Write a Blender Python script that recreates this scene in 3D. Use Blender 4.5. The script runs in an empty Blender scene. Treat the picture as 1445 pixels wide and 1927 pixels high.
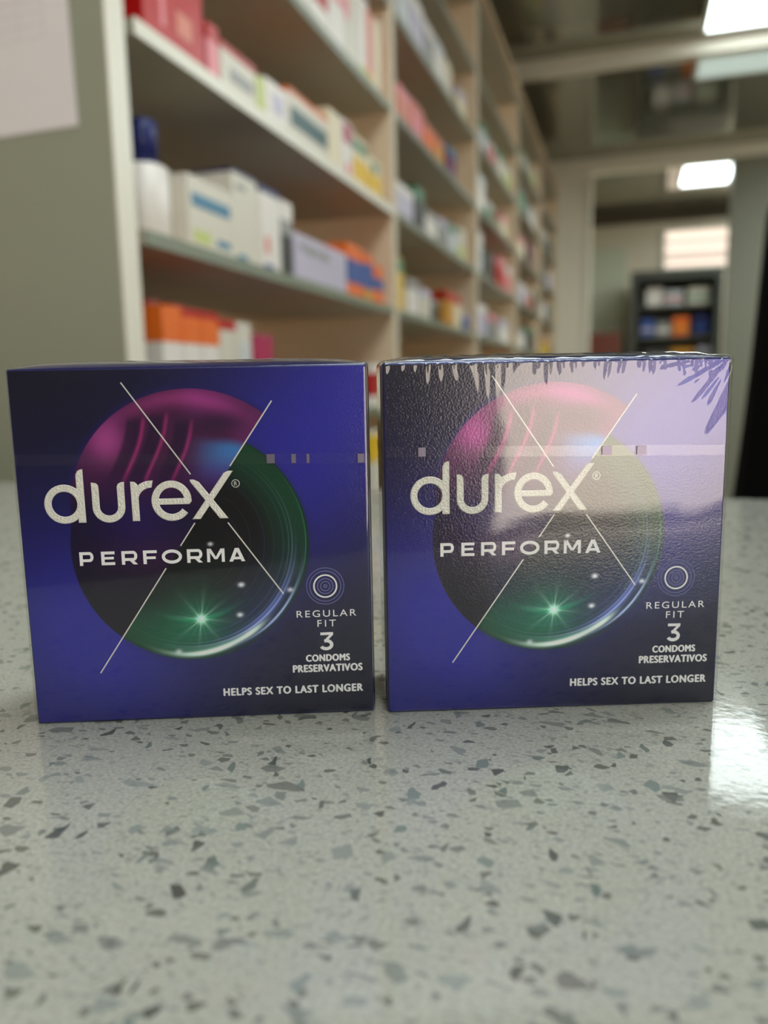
import bpy, bmesh, math, random
import numpy as np
from mathutils import Vector, Matrix

# ---------------------------------------------------------------- camera, world, exposure
scene = bpy.context.scene
col = scene.collection
EYE = 0.9642
cam_d = bpy.data.cameras.new('camera')
cam = bpy.data.objects.new('camera', cam_d); col.objects.link(cam)
cam_d.sensor_fit = 'VERTICAL'; cam_d.sensor_height = 24.0
cam_d.lens = 24.0 * 1480 / 1927
cam_d.clip_start = 0.01
cam_d.dof.use_dof = True
cam_d.dof.focus_distance = 0.150
cam_d.dof.aperture_fstop = cam_d.lens / 2.35
yw, pt, rl = math.radians(17.4), math.radians(9.03), math.radians(1.07)
F = Vector((-math.sin(yw)*math.cos(pt), math.cos(yw)*math.cos(pt), -math.sin(pt)))
Rr = Vector((math.cos(yw), math.sin(yw), 0)); Uu = Rr.cross(F)
R2 = Rr*math.cos(rl) - Uu*math.sin(rl); U2 = Uu*math.cos(rl) + Rr*math.sin(rl)
M = Matrix((R2, U2, -F)).transposed().to_4x4(); M.translation = Vector((0, 0, EYE))
cam.matrix_world = M
scene.camera = cam

world = bpy.data.worlds.new('world'); scene.world = world
world.use_nodes = True
world.node_tree.nodes['Background'].inputs[0].default_value = (0.75, 0.85, 1.0, 1)
world.node_tree.nodes['Background'].inputs[1].default_value = 0.6
scene.view_settings.view_transform = 'Standard'
scene.view_settings.look = 'None'
scene.view_settings.gamma = 1.0
scene.view_settings.use_curve_mapping = False
scene.view_settings.exposure = 0.17
scene.cycles.use_denoising = True
scene.cycles.max_bounces = 10
scene.cycles.transparent_max_bounces = 16
scene.cycles.caustics_reflective = False
scene.cycles.sample_clamp_indirect = 6

LAMP = 9.0            # strength of the ceiling light panels, added fill panels included
DAY = 6.8             # daylight in the shop window behind the camera

# ---------------------------------------------------------------- helpers
def srgb(r, g, b):
    f = lambda c: (c/255/12.92) if c/255 <= 0.04045 else ((c/255+0.055)/1.055)**2.4
    return (f(r), f(g), f(b), 1)

_mats = {}
def mat(name, color, rough=0.5, metal=0.0, spec=0.5, noise=0.0, nscale=30, bump=0.0, coat=0.0, emit=None, estr=0.0):
    if name in _mats: return _mats[name]
    m = bpy.data.materials.new(name); m.use_nodes = True
    nt = m.node_tree; b = nt.nodes['Principled BSDF']
    c = tuple(color) if len(color) == 4 else tuple(color)+(1,)
    b.inputs['Base Color'].default_value = c
    b.inputs['Roughness'].default_value = rough
    b.inputs['Metallic'].default_value = metal
    b.inputs['Specular IOR Level'].default_value = spec
    b.inputs['Coat Weight'].default_value = coat
    if noise or bump:
        tc = nt.nodes.new('ShaderNodeTexCoord'); n = nt.nodes.new('ShaderNodeTexNoise')
        n.inputs['Scale'].default_value = nscale; n.inputs['Detail'].default_value = 4
        nt.links.new(tc.outputs['Object'], n.inputs['Vector'])
        if noise:
            r = nt.nodes.new('ShaderNodeMapRange')
            r.inputs['To Min'].default_value = 1-noise; r.inputs['To Max'].default_value = 1+noise
            nt.links.new(n.outputs['Fac'], r.inputs['Value'])
            mx = nt.nodes.new('ShaderNodeVectorMath'); mx.operation = 'SCALE'
            mx.inputs[0].default_value = c[:3]
            nt.links.new(r.outputs[0], mx.inputs['Scale'])
            nt.links.new(mx.outputs[0], b.inputs['Base Color'])
        if bump:
            bp = nt.nodes.new('ShaderNodeBump'); bp.inputs['Strength'].default_value = bump
            bp.inputs['Distance'].default_value = 0.001
            nt.links.new(n.outputs['Fac'], bp.inputs['Height'])
            nt.links.new(bp.outputs[0], b.inputs['Normal'])
    if emit:
        b.inputs['Emission Color'].default_value = tuple(emit[:3])+(1,)
        b.inputs['Emission Strength'].default_value = estr
    _mats[name] = m
    return m

def link(name, me, parent=None, loc=None, rotz=0.0):
    o = bpy.data.objects.new(name, me); col.objects.link(o)
    if parent is not None: o.parent = parent
    if loc is not None: o.location = loc
    if rotz: o.rotation_euler = (0, 0, rotz)
    return o

def tag(o, label, cat, group=None):
    o['label'] = label; o['category'] = cat
    if group: o['group'] = group
    return o

def empty(name, loc, label, cat, group=None, rotz=0.0):
    o = bpy.data.objects.new(name, None); col.objects.link(o)
    o.location = loc; o.rotation_euler = (0, 0, rotz); o.empty_display_size = 0.02
    return tag(o, label, cat, group)

class MB:
    """collects shapes into one mesh with several materials"""
    def __init__(s): s.bm = bmesh.new(); s.mats = []
    def mi(s, m):
        if m not in s.mats: s.mats.append(m)
        return s.mats.index(m)
    def box(s, x0, x1, y0, y1, z0, z1, m, bev=0.0):
        r = bmesh.ops.create_cube(s.bm, size=1.0)
        vs = r['verts']
        for v in vs:
            v.co = Vector(((x0+x1)/2+v.co.x*(x1-x0), (y0+y1)/2+v.co.y*(y1-y0), (z0+z1)/2+v.co.z*(z1-z0)))
        fs = set(f for v in vs for f in v.link_faces)
        for f in fs: f.material_index = s.mi(m)
        if bev > 0:
            es = list(set(e for v in vs for e in v.link_edges))
            r2 = bmesh.ops.bevel(s.bm, geom=es, offset=bev, segments=2, affect='EDGES', profile=0.5)
            for f in r2['faces']: f.material_index = s.mi(m)
        return s
    def poly(s, pts, m):
        vs = [s.bm.verts.new(p) for p in pts]
        f = s.bm.faces.new(vs); f.material_index = s.mi(m); return f
    def lathe(s, prof, m, n=24, cx=0, cy=0, cz=0):
        k = s.mi(m); rings = []
        for r, z in prof:
            rings.append([s.bm.verts.new((cx+r*math.cos(2*math.pi*i/n), cy+r*math.sin(2*math.pi*i/n), cz+z)) for i in range(n)])
        for a, b in zip(rings, rings[1:]):
            for i in range(n):
                f = s.bm.faces.new((a[i], a[(i+1) % n], b[(i+1) % n], b[i])); f.material_index = k; f.smooth = True
        f = s.bm.faces.new(list(reversed(rings[0]))); f.material_index = k
        f = s.bm.faces.new(rings[-1]); f.material_index = k
        return s
    def build(s, name, parent=None, loc=None, rotz=0.0, smooth=False):
        me = bpy.data.meshes.new(name); s.bm.normal_update(); s.bm.to_mesh(me); s.bm.free()
        for m in s.mats: me.materials.append(m)
        if smooth: me.shade_smooth()
        return link(name, me, parent, loc, rotz)

def struct(o): o['kind'] = 'structure'; return o

# ---------------------------------------------------------------- materials of the room
M_cream = mat('cream_paint', srgb(222, 208, 186), 0.55, noise=0.04, nscale=4)
M_greywall = mat('grey_green_paint', srgb(132, 131, 115), 0.5, noise=0.04, nscale=3)
M_endpanel = mat('grey_laminate', srgb(156, 158, 142), 0.45, noise=0.02, nscale=5)
M_lam = mat('cream_laminate', srgb(246, 220, 188), 0.4, noise=0.03, nscale=6)
M_board_shaded = mat('shaded_board_laminate', srgb(188, 180, 162), 0.45, noise=0.03, nscale=6)  # laminate darkened to carry the unlit tone of the shelf undersides
M_edge = mat('grey_green_edge_band', srgb(128, 134, 116), 0.4)
M_rail = mat('white_rail', srgb(236, 230, 216), 0.35)
M_floor = mat('dark_floor', srgb(112, 102, 90), 0.35, noise=0.15, nscale=8)
M_black = mat('black_cloth', (0.004, 0.004, 0.005), 0.95, spec=0.1, bump=0.3, nscale=900)
M_darkframe = mat('dark_cabinet_metal', srgb(72, 74, 66), 0.4)

# glossy stretched ceiling
m = bpy.data.materials.new('glossy_ceiling'); m.use_nodes = True; _mats['glossy_ceiling'] = m
b = m.node_tree.nodes['Principled BSDF']
b.inputs['Base Color'].default_value = srgb(150, 147, 130); b.inputs['Metallic'].default_value = 0.6
b.inputs['Roughness'].default_value = 0.08
b.inputs['IOR'].default_value = 1.6
M_ceil = m

# engineered quartz of the counter: angular chips of three sizes in a pale ground
def quartz():
    m = bpy.data.materials.new('speckled_quartz'); m.use_nodes = True
    nt = m.node_tree; N = nt.nodes; L = nt.links; b = N['Principled BSDF']
    tc = N.new('ShaderNodeTexCoord')
    nz = N.new('ShaderNodeTexNoise'); nz.inputs['Scale'].default_value = 260; nz.inputs['Detail'].default_value = 2
    L.new(tc.outputs['Object'], nz.inputs['Vector'])
    sub = N.new('ShaderNodeVectorMath'); sub.operation = 'SUBTRACT'; sub.inputs[1].default_value = (.5, .5, .5)
    L.new(nz.outputs['Color'], sub.inputs[0])
    sc = N.new('ShaderNodeVectorMath'); sc.operation = 'SCALE'; sc.inputs['Scale'].default_value = 0.0016
    L.new(sub.outputs[0], sc.inputs[0])
    add = N.new('ShaderNodeVectorMath'); L.new(tc.outputs['Object'], add.inputs[0]); L.new(sc.outputs[0], add.inputs[1])
    g = N.new('ShaderNodeTexNoise'); g.inputs['Scale'].default_value = 1500; g.inputs['Detail'].default_value = 3
    L.new(tc.outputs['Object'], g.inputs['Vector'])
    gr = N.new('ShaderNodeValToRGB')
    gr.color_ramp.elements[0].position = 0.3; gr.color_ramp.elements[0].color = srgb(161, 158, 149)
    gr.color_ramp.elements[1].position = 0.7; gr.color_ramp.elements[1].color = srgb(190, 187, 177)
    L.new(g.outputs['Fac'], gr.inputs[0])
    cur = gr.outputs[0]
    layers = [   # scale, probability, edge threshold, stretch, ramp of chip colours, strength
        (900, 0.20, 0.10, (1, 1.3, 1), [(0, (150, 150, 145)), (.5, (130, 131, 126)), (1, (176, 178, 174))], 0.6),
        (480, 0.14, 0.11, (1, 1.6, 1), [(0, (100, 100, 94)), (.3, (140, 146, 142)), (.6, (120, 119, 112)), (1, (80, 78, 72))], 0.85),
        (310, 0.085, 0.13, (1.4, 1, 1), [(0, (66, 68, 64)), (.25, (128, 138, 133)), (.55, (104, 106, 100)), (.8, (76, 74, 68)), (1, (144, 150, 146))], 0.9),
        (260, 0.11, 0.12, (1, 1.5, 1), [(0, (124, 128, 124)), (.5, (142, 147, 143)), (1, (104, 104, 99))], 0.75),
    ]
    for i, (s, p, th, st, ramp, amt) in enumerate(layers):
        mp = N.new('ShaderNodeMapping'); mp.inputs['Scale'].default_value = st
        mp.inputs['Rotation'].default_value = (0, 0, 0.6*i+.3); mp.inputs['Location'].default_value = (i*3.1, i*1.7, 0.013*i)
        L.new(add.outputs[0], mp.inputs['Vector'])
        v1 = N.new('ShaderNodeTexVoronoi'); v1.voronoi_dimensions = '2D'; v1.feature = 'F1'; v1.inputs['Scale'].default_value = s
        v2 = N.new('ShaderNodeTexVoronoi'); v2.voronoi_dimensions = '2D'; v2.feature = 'DISTANCE_TO_EDGE'; v2.inputs['Scale'].default_value = s
        L.new(mp.outputs[0], v1.inputs['Vector']); L.new(mp.outputs[0], v2.inputs['Vector'])
        sep = N.new('ShaderNodeSeparateColor'); L.new(v1.outputs['Color'], sep.inputs[0])
        lt = N.new('ShaderNodeMath'); lt.operation = 'LESS_THAN'; lt.inputs[1].default_value = p; L.new(sep.outputs[0], lt.inputs[0])
        t2 = N.new('ShaderNodeMath'); t2.operation = 'MULTIPLY_ADD'; t2.inputs[1].default_value = 0.22; t2.inputs[2].default_value = th-0.06
        L.new(sep.outputs[2], t2.inputs[0])
        d = N.new('ShaderNodeMath'); d.operation = 'SUBTRACT'; L.new(v2.outputs['Distance'], d.inputs[0]); L.new(t2.outputs[0], d.inputs[1])
        k = N.new('ShaderNodeMath'); k.operation = 'MULTIPLY'; k.inputs[1].default_value = 28; k.use_clamp = True; L.new(d.outputs[0], k.inputs[0])
        a = N.new('ShaderNodeMath'); a.operation = 'MULTIPLY'; L.new(k.outputs[0], a.inputs[0]); L.new(lt.outputs[0], a.inputs[1])
        a2 = N.new('ShaderNodeMath'); a2.operation = 'MULTIPLY'; a2.inputs[1].default_value = amt; L.new(a.outputs[0], a2.inputs[0])
        cr = N.new('ShaderNodeValToRGB'); el = cr.color_ramp.elements
        el[0].position = ramp[0][0]; el[0].color = srgb(*ramp[0][1]); el[1].position = 1; el[1].color = srgb(*ramp[-1][1])
        for q, c in ramp[1:-1]:
            e = el.new(q); e.color = srgb(*c)
        L.new(sep.outputs[1], cr.inputs[0])
        mx = N.new('ShaderNodeMix'); mx.data_type = 'RGBA'
        L.new(a2.outputs[0], mx.inputs[0]); L.new(cur, mx.inputs[6]); L.new(cr.outputs[0], mx.inputs[7])
        cur = mx.outputs[2]
    L.new(cur, b.inputs['Base Color'])
    b.inputs['Roughness'].default_value = 0.07
    b.inputs['IOR'].default_value = 1.5
    bn = N.new('ShaderNodeTexNoise'); bn.inputs['Scale'].default_value = 420; bn.inputs['Detail'].default_value = 3
    L.new(tc.outputs['Object'], bn.inputs['Vector'])
    bp = N.new('ShaderNodeBump'); bp.inputs['Strength'].default_value = 0.06; bp.inputs['Distance'].default_value = 0.0004
    L.new(bn.outputs['Fac'], bp.inputs['Height']); L.new(bp.outputs[0], b.inputs['Normal'])
    return m
M_quartz = quartz()

# ---------------------------------------------------------------- the room
CEIL = 2.60
XL, XR = -0.95, 2.60
YB, YF, YE = -2.0, 6.35, 8.45
def slab(name, *a, m=None, parent=None):
    o = MB().box(*a, m).build(name, parent)
    return struct(o) if parent is None else o
slab('floor', XL-.1, XR+.1, YB-.1, YE+.1, -0.05, 0.0, m=M_floor)
slab('ceiling', XL-.1, XR+.1, YB-.1, YE+.1, CEIL, CEIL+.05, m=M_ceil)
slab('wall_left', XL-.1, XL, YB, YF, 0, CEIL, m=M_cream)
slab('wall_right', XR, XR+.1, YB, YE, 0, CEIL, m=M_cream)
# wall behind the camera with the shop entrance at its right
mb = MB()
for a in ((XL, 1.14, YB-.1, YB, 0, CEIL), (2.50, XR, YB-.1, YB, 0, CEIL), (1.14, 2.50, YB-.1, YB, 1.72, CEIL), (1.14, 2.50, YB-.1, YB, 0, .43)):
    mb.box(*a, mat('rear_wall_paint', srgb(120, 112, 100), 0.6))
struct(mb.build('wall_back'))
# far wall: cream return on the left, wide opening, grey pier on the right
M_cream_lit = mat('lit_cream_paint', srgb(250, 243, 226), 0.5)  # cream made lighter to carry the lamplight on far wall and trims
mb = MB(); mb.box(XL, -0.343, YF, YF+.12, 0, CEIL, M_cream_lit); struct(mb.build('wall_front'))
mb = MB(); mb.box(0.642, XR, YF, YF+.12, 0, CEIL, M_greywall); struct(mb.build('wall_pier'))
slab('trim_1', XL, XR, 4.37, 4.45, CEIL-.075, CEIL, m=M_cream_lit)
slab('trim_2', XL, XR, YF-.03, YF+.15, CEIL-.085, CEIL, m=M_cream_lit)
slab('trim_3', -.353, -.323, YF-.015, YF+.13, 0, CEIL-.085, m=M_cream_lit)
# back room
slab('wall_room_left', -.62, -.52, YF+.12, YE, 0, CEIL, m=M_cream)
mb = MB()
m_bw = mat('back_room_paint', srgb(224, 212, 190), 0.6, noise=0.04, nscale=3)
for a in ((-.62, .26, YE, YE+.1, 0, CEIL), (.88, XR, YE, YE+.1, 0, CEIL), (.26, .88, YE, YE+.1, 0, 2.05), (.26, .88, YE, YE+.1, 2.42, CEIL)):
    mb.box(*a, m_bw)
struct(mb.build('wall_room_back'))
slab('trim_4', -.52, XR, YE-.05, YE, CEIL-.10, CEIL, m=mat('brown_cornice', srgb(88, 76, 62), 0.5))
# a pale green door leaf in the back room
d = struct(MB().box(-.50, -.085, YE-.04, YE-.004, 0.0, 2.28, mat('pale_green_paint', srgb(205, 210, 188), 0.5), 0.004).build('door_2'))
MB().box(-.46, -.13, YE-.046, YE-.04, 1.2, 2.15, mat('pale_green_paint', (0, 0, 0)), 0.003).build('door_panel', d)
MB().lathe([(0.012, 0), (0.012, .03), (.022, .035), (.022, .06), (.01, .065)], mat('brass', srgb(180, 150, 90), 0.3, 1.0)).build('door_handle', d, (-.13, YE-.06, 1.0)).rotation_euler = (math.pi/2, 0, 0)

def pane(x0, x1, y, z0, z1, name, parent, color, strength):
    mm = mat('daylight_'+name+parent.name, (0.1, 0.1, 0.1), 0.4, emit=color, estr=strength)
    return MB().box(x0, x1, y-.004, y+.004, z0, z1, mm).build(name, parent)
# window 1: small high window of the back room
w = struct(MB().box(.255, .885, YE-.02, YE+.08, 2.405, 2.43, M_rail).box(.255, .885, YE-.02, YE+.08, 2.04, 2.065, M_rail)
           .box(.255, .28, YE-.02, YE+.08, 2.065, 2.405, M_rail).box(.86, .885, YE-.02, YE+.08, 2.065, 2.405, M_rail).build('window_1'))
pane(.28, .86, YE+.05, 2.065, 2.405, 'glass_pane', w, (1.0, 0.82, 0.66), 1.15)
for z in (2.14, 2.19, 2.30):
    MB().box(.28, .86, YE-.01, YE+.0, z-.009, z+.009, mat('mauve_louvre', srgb(170, 150, 150), 0.4)).build('louvre', w)
# window 2: wide shop window behind the camera; bright street below, blue sky in its upper lights
dm = mat('white_window_frame', srgb(230, 228, 220), 0.4)
d1 = struct(MB().box(1.14, 1.19, YB-.08, YB, .43, 1.72, dm).box(2.45, 2.50, YB-.08, YB, .43, 1.72, dm).box(1.19, 2.45, YB-.08, YB, 1.67, 1.72, dm)
            .box(1.19, 2.45, YB-.08, YB, 1.38, 1.41, dm).box(1.19, 2.45, YB-.08, YB, .43, .48, dm).build('window_2'))
pane(1.19, 2.45, YB-.05, .48, 1.38, 'glass_pane', d1, (1.0, 0.86, 0.71), DAY)
pane(1.19, 2.45, YB-.05, 1.41, 1.67, 'upper_glass_pane', d1, (0.30, 0.55, 1.0), DAY*0.22)

# ceiling lights: recessed panels with a thin frame
def ceiling_light(x0, x1, y0, y1, strength, label, color=(0.88, 1.0, 0.99)):
    t = empty('ceiling_light', ((x0+x1)/2, (y0+y1)/2, CEIL), label, 'light', 'ceiling light panels')
    cx, cy = (x1-x0)/2, (y1-y0)/2; fm = mat('white_lamp_frame', srgb(235, 235, 230), 0.4)
    mb = MB()
    for a in ((-cx, cx, -cy, -cy+.02), (-cx, cx, cy-.02, cy), (-cx, -cx+.02, -cy+.02, cy-.02), (cx-.02, cx, -cy+.02, cy-.02)):
        mb.box(*a, -.014, -.0005, fm)
    mb.build('frame', t)
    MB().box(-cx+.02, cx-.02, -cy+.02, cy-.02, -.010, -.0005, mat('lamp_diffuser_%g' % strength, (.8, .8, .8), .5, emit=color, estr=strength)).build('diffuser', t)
ceiling_light(.27, .87, 3.40, 4.31, LAMP*.6, 'large bright ceiling light panel at the top right corner, nearest in view')
ceiling_light(.33, .73, 6.72, 7.42, LAMP*.7, 'small ceiling light panel beyond the lintel in the back room')
ceiling_light(.27, .87, 4.55, 4.92, .55, 'dim pale teal glowing panel in place of a ceiling reflection beyond the first trim', (0.55, 0.72, 0.66))  # weakly glowing panel added where the glossy ceiling would show a reflection
ceiling_light(-.1, .5, .15, 1.15, LAMP, 'added bright ceiling fill panel above the near end of the shelving, outside the photo')  # unseen fill panel, added to light the counter and packets
ceiling_light(1.3, 1.9, 1.6, 2.8, LAMP, 'added bright ceiling fill panel over the customer side of the shop, outside the photo')  # unseen, added to lift the dim shop side
ceiling_light(1.5, 2.1, 3.1, 4.3, LAMP*1.3, 'added bright ceiling fill panel right of the frame beside the first trim')  # unseen fill, added to brighten the far wall and trims
ceiling_light(1.5, 2.1, 4.7, 5.9, LAMP*1.3, 'added bright ceiling fill panel before the grey pier, outside the photo')  # unseen, added for more ambient light towards the far end
ceiling_light(1.3, 2.1, 6.9, 8.0, LAMP*1.6, 'added bright ceiling fill panel at the right of the back room, outside the photo')  # unseen fill, added to brighten the back room
ceiling_light(.3, 1.1, -1.7, -.7, LAMP*1.1, 'added bright ceiling fill panel above the shop window, outside the photo')  # unseen fill behind the camera, added to light the packet fronts

# ---------------------------------------------------------------- counter
t = empty('counter', (0.2, 0, 0), 'pale grey speckled quartz counter carrying the two blue packets', 'counter')
MB().box(-.94, 1.55, -.004, .468, .86, .90, M_quartz, .003).build('worktop', t)
mb = MB(); pm = mat('counter_panel', srgb(168, 164, 150), .5)
mb.box(-.9, 1.4, .04, .06, 0, .86, pm).box(-.9, 1.4, .38, .40, 0, .86, pm).box(-.9, -.88, .06, .38, 0, .86, pm).box(1.38, 1.4, .06, .38, 0, .86, pm)
mb.build('base_cabinet', t)

# ---------------------------------------------------------------- shelving bays
SX = -.57; BACK = -.93
LEVELS = [.20, .44, .68, .92, 1.16, 1.398, 1.634, 1.866, 2.10, 2.34]
Y0 = .853; BAY = 1.10
ordn = ['first', 'second', 'third', 'fourth', 'fifth']
for k in range(5):
    ya, yb = Y0+BAY*k, Y0+BAY*(k+1)
    if k == 4: yb = YF-.035
    t = empty('shelving_unit', (SX-.18, (ya+yb)/2, 0), 'cream open shelving bay, %s from the speckled counter' % ('nearest' if k == 0 else ordn[k]), 'shelving', 'shelving bays along the left wall')
    ox, oy = SX-.18, (ya+yb)/2
    P = lambda x0, x1, y0, y1, z0, z1: (x0-ox, x1-ox, y0-oy, y1-oy, z0, z1)
    for (a, c) in ((ya, ya+.018), (yb-.018, yb-.0005))[(1 if k == 0 else 0):]:
        mb = MB(); mb.box(*P(BACK, SX-.002, a, c, 0, 2.43), M_lam).box(*P(SX-.002, SX, a, c, 0, 2.43), M_cream); mb.build('side_panel', t)
    MB().box(*P(BACK, BACK+.008, ya+.018, yb-.018, 0, 2.43), M_lam).build('back_panel', t)
    for i, z in enumerate(LEVELS):
        mb = MB(); mb.box(*P(BACK+.008, SX-.003, ya+.018, yb-.018, z-.018, z), M_board_shaded).box(*P(SX-.003, SX-.001, ya+.018, yb-.018, z-.018, z), M_edge)
        s = mb.build('shelf', t)
        if k == 0 and i == 5:
            MB().box(*P(SX-.001, SX+.002, ya+.018, yb-.018, z-.019, z+.001), M_rail, .0008).build('price_rail', s)['label'] = 'cream price rail along the shelf front'
    MB().box(*P(BACK, SX, ya+.018, yb-.018, 2.412, 2.43), M_lam).build('top_panel', t)
    if k == 0:
        o = MB().box(*P(BACK, SX-.002, .817, .8525, 0, 2.43), M_endpanel).box(*P(SX-.002, SX, .817, .8525, 0, 2.43), M_rail).build('end_panel', t)
        o['label'] = 'grey-green laminate end panel with cream front edge'

# paper sheet taped to the end panel
def sheet():
    mb = MB(); pm = mat('white_paper', srgb(240, 232, 238), .6); ln = mat('pale_grey_ruling', srgb(214, 206, 212), .7)
    mb.box(-.105, .105, -.0006, 0, 0, .297, pm)
    for i in range(14): mb.box(-.095, .07, -.0009, -.0006, .10+i*.0135, .1006+i*.0135, ln)
    for x in (-.095, -.05, .0, .035, .07): mb.box(x-.0003, x+.0003, -.0009, -.0006, .10, .28, ln)
    o = mb.build('paper_sheet', None, (-.720, .8165, 1.266)); o.rotation_euler = (0, math.radians(-.8), 0)
    tag(o, 'white ruled paper sheet stuck on the grey end panel at top left', 'paper')
sheet()

# ---------------------------------------------------------------- stock on the shelves
C = dict(white=(236, 228, 222), offwhite=(220, 212, 198), red=(188, 8, 12), orange=(240, 112, 30), pink=(236, 140, 150), salmon=(222, 130, 110),
         teal=(4, 70, 74), magenta=(176, 24, 84), plum=(110, 20, 90), yellow=(236, 190, 24), lime=(200, 208, 120), navy=(16, 28, 100),
         sky=(58, 124, 160), blue=(50, 84, 160), grey=(150, 148, 146), dark=(46, 44, 44), lilac=(198, 190, 212), green=(70, 130, 90),
         brown=(120, 84, 56), silver=(206, 210, 214), cream=(234, 220, 190), maroon=(90, 20, 40), amber=(214, 150, 50))
def pm(c): return mat('print_'+c, srgb(*C[c]), .38, spec=.5, noise=.03, nscale=60)
def carton(y0, y1, z, h, base, label, group=None, wraps=(), panels=(), depth=.07, xf=-.578, name='medicine_carton', cat='box'):
    """upright carton facing +x; wraps = (a, b, colour) bands of its height, panels = (p0, p1, a, b, colour) on the front"""
    h -= .018; g = .0008; w = (y1-y0)-2*g; mb = MB()
    mb.box(-depth/2, depth/2, -w/2, w/2, 0, h, pm(base), .0012)
    e = .0004
    for a, c, cl in wraps: mb.box(-depth/2-e, depth/2+e, -w/2-e, w/2+e, max(h*a, .0), h*c+(e if c == 1 else 0), pm(cl))
    for p0, p1, a, c, cl in panels: mb.box(depth/2-.001, depth/2+e*2, -w/2+w*p0, -w/2+w*p1, h*a, h*c, pm(cl))
    o = mb.build(name, None, (xf-depth/2, (y0+y1)/2, z))
    return tag(o, label, cat, group)
def bottle(y, z, r, h, base, cap, label, xf=-.60, group=None, capf=.3, shoulder=.06):
    t = empty('plastic_bottle', (xf-r, y, z), label, 'bottle', group)
    hb = h*(1-capf)
    MB().lathe([(r*.92, 0), (r, .003), (r, hb*(1-shoulder)), (r*.8, hb*(1-shoulder*.3)), (r*.5, hb)], pm(base)).build('bottle_body', t)
    MB().lathe([(r*.62, hb-.001), (r*.62, h*.98), (r*.55, h)], pm(cap)).build('cap', t)
    return t
A, Bz, Cz, D, E0 = 1.398, 1.16, 1.634, .92, .68
# nearest bay, shelf level with the paper sheet (A)
o = carton(.905, 1.052, A, .20, 'red', 'tall bright red carton with pale lettering at the near end of the upper shelf', panels=((.26, .33, .12, .60, 'pink'), (.33, .72, .52, .57, 'pink'), (.52, .78, .14, .30, 'salmon')), depth=.1)
carton(1.062, 1.094, A, .092, 'pink', 'narrow pink and orange carton standing just past the tall red one', wraps=((.72, 1, 'red'),))
carton(1.098, 1.212, A, .082, 'offwhite', 'off-white carton with a red top edge past the narrow pink one', wraps=((.86, 1, 'red'),), panels=((.25, .9, .3, .55, 'grey'),))
carton(1.215, 1.245, A, .076, 'lime', 'narrow lime green carton between two pale cartons on the upper shelf')
carton(1.247, 1.333, A, .084, 'white', 'white carton with grey print beside the narrow lime one', panels=((.3, .8, .3, .75, 'lilac'),))
carton(1.336, 1.525, A, .098, 'offwhite', 'long off-white carton with a dark teal band and orange top', wraps=((.92, 1, 'orange'),), panels=((.05, .97, .28, .66, 'teal'),))
carton(1.53, 1.60, A, .125, 'cream', 'plain cream carton between the teal banded one and the magenta topped one')
carton(1.603, 1.672, A, .128, 'white', 'white carton with a round magenta spot near its top', panels=((.15, .85, .62, .95, 'magenta'), (.3, .7, .05, .25, 'pink')))
carton(1.676, 1.768, A, .118, 'cream', 'carton with green top and yellow base next to the magenta spotted one', wraps=((.0, .55, 'yellow'), (.7, .9, 'green')))
carton(1.772, 1.872, A, .10, 'cream', 'yellow based carton at the far end of the upper shelf', wraps=((.0, .6, 'yellow'),), panels=((.3, .7, .65, .9, 'green'),))
# nearest bay, middle shelf (Bz)
bottle(.945, Bz, .031, .150, 'white', 'navy', 'white bottle with tall navy cap at the near end of the middle shelf', xf=-.585, capf=.36)
carton(.985, 1.115, Bz, .112, 'offwhite', 'off-white carton with a blue stripe beside the navy capped bottle', panels=((.08, .92, .58, .76, 'sky'), (.1, .45, .08, .25, 'lime'), (.6, .9, .1, .2, 'sky')))
carton(1.118, 1.205, Bz, .150, 'offwhite', 'tall off-white carton with grey lettering behind the blue striped one', wraps=((.97, 1, 'navy'),), panels=((.15, .5, .8, .86, 'grey'), (.1, .5, 0, .07, 'sky')), xf=-.580)
carton(1.208, 1.285, Bz, .147, 'white', 'white carton with a navy top and small red marks, right of the tall off-white one', wraps=((.93, 1, 'navy'),), panels=((.2, .4, .2, .4, 'salmon'), (.1, .6, .0, .06, 'blue')))
carton(1.288, 1.335, Bz, .140, 'grey', 'grey and white carton with dark lower half next to the navy topped one', wraps=((.0, .55, 'dark'), (.75, 1, 'white')))
carton(1.338, 1.615, Bz, .098, 'lilac', 'long pale lilac carton with grey writing in the middle of the middle shelf', panels=((.1, .2, .66, .8, 'grey'), (.23, .34, .6, .8, 'grey'), (.37, .45, .62, .78, 'grey'), (.48, .62, .6, .78, 'grey')))
carton(1.62, 1.725, Bz, .125, 'orange', 'orange and blue carton beside the long lilac one', wraps=((.25, .7, 'blue'),))
carton(1.728, 1.795, Bz, .118, 'blue', 'blue carton with orange top and amber base on the middle shelf', wraps=((.8, 1, 'orange'), (0, .25, 'amber')))
carton(1.798, 1.875, Bz, .105, 'orange', 'orange carton with a blue middle at the far end of the middle shelf', wraps=((.35, .65, 'blue'),))
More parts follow.
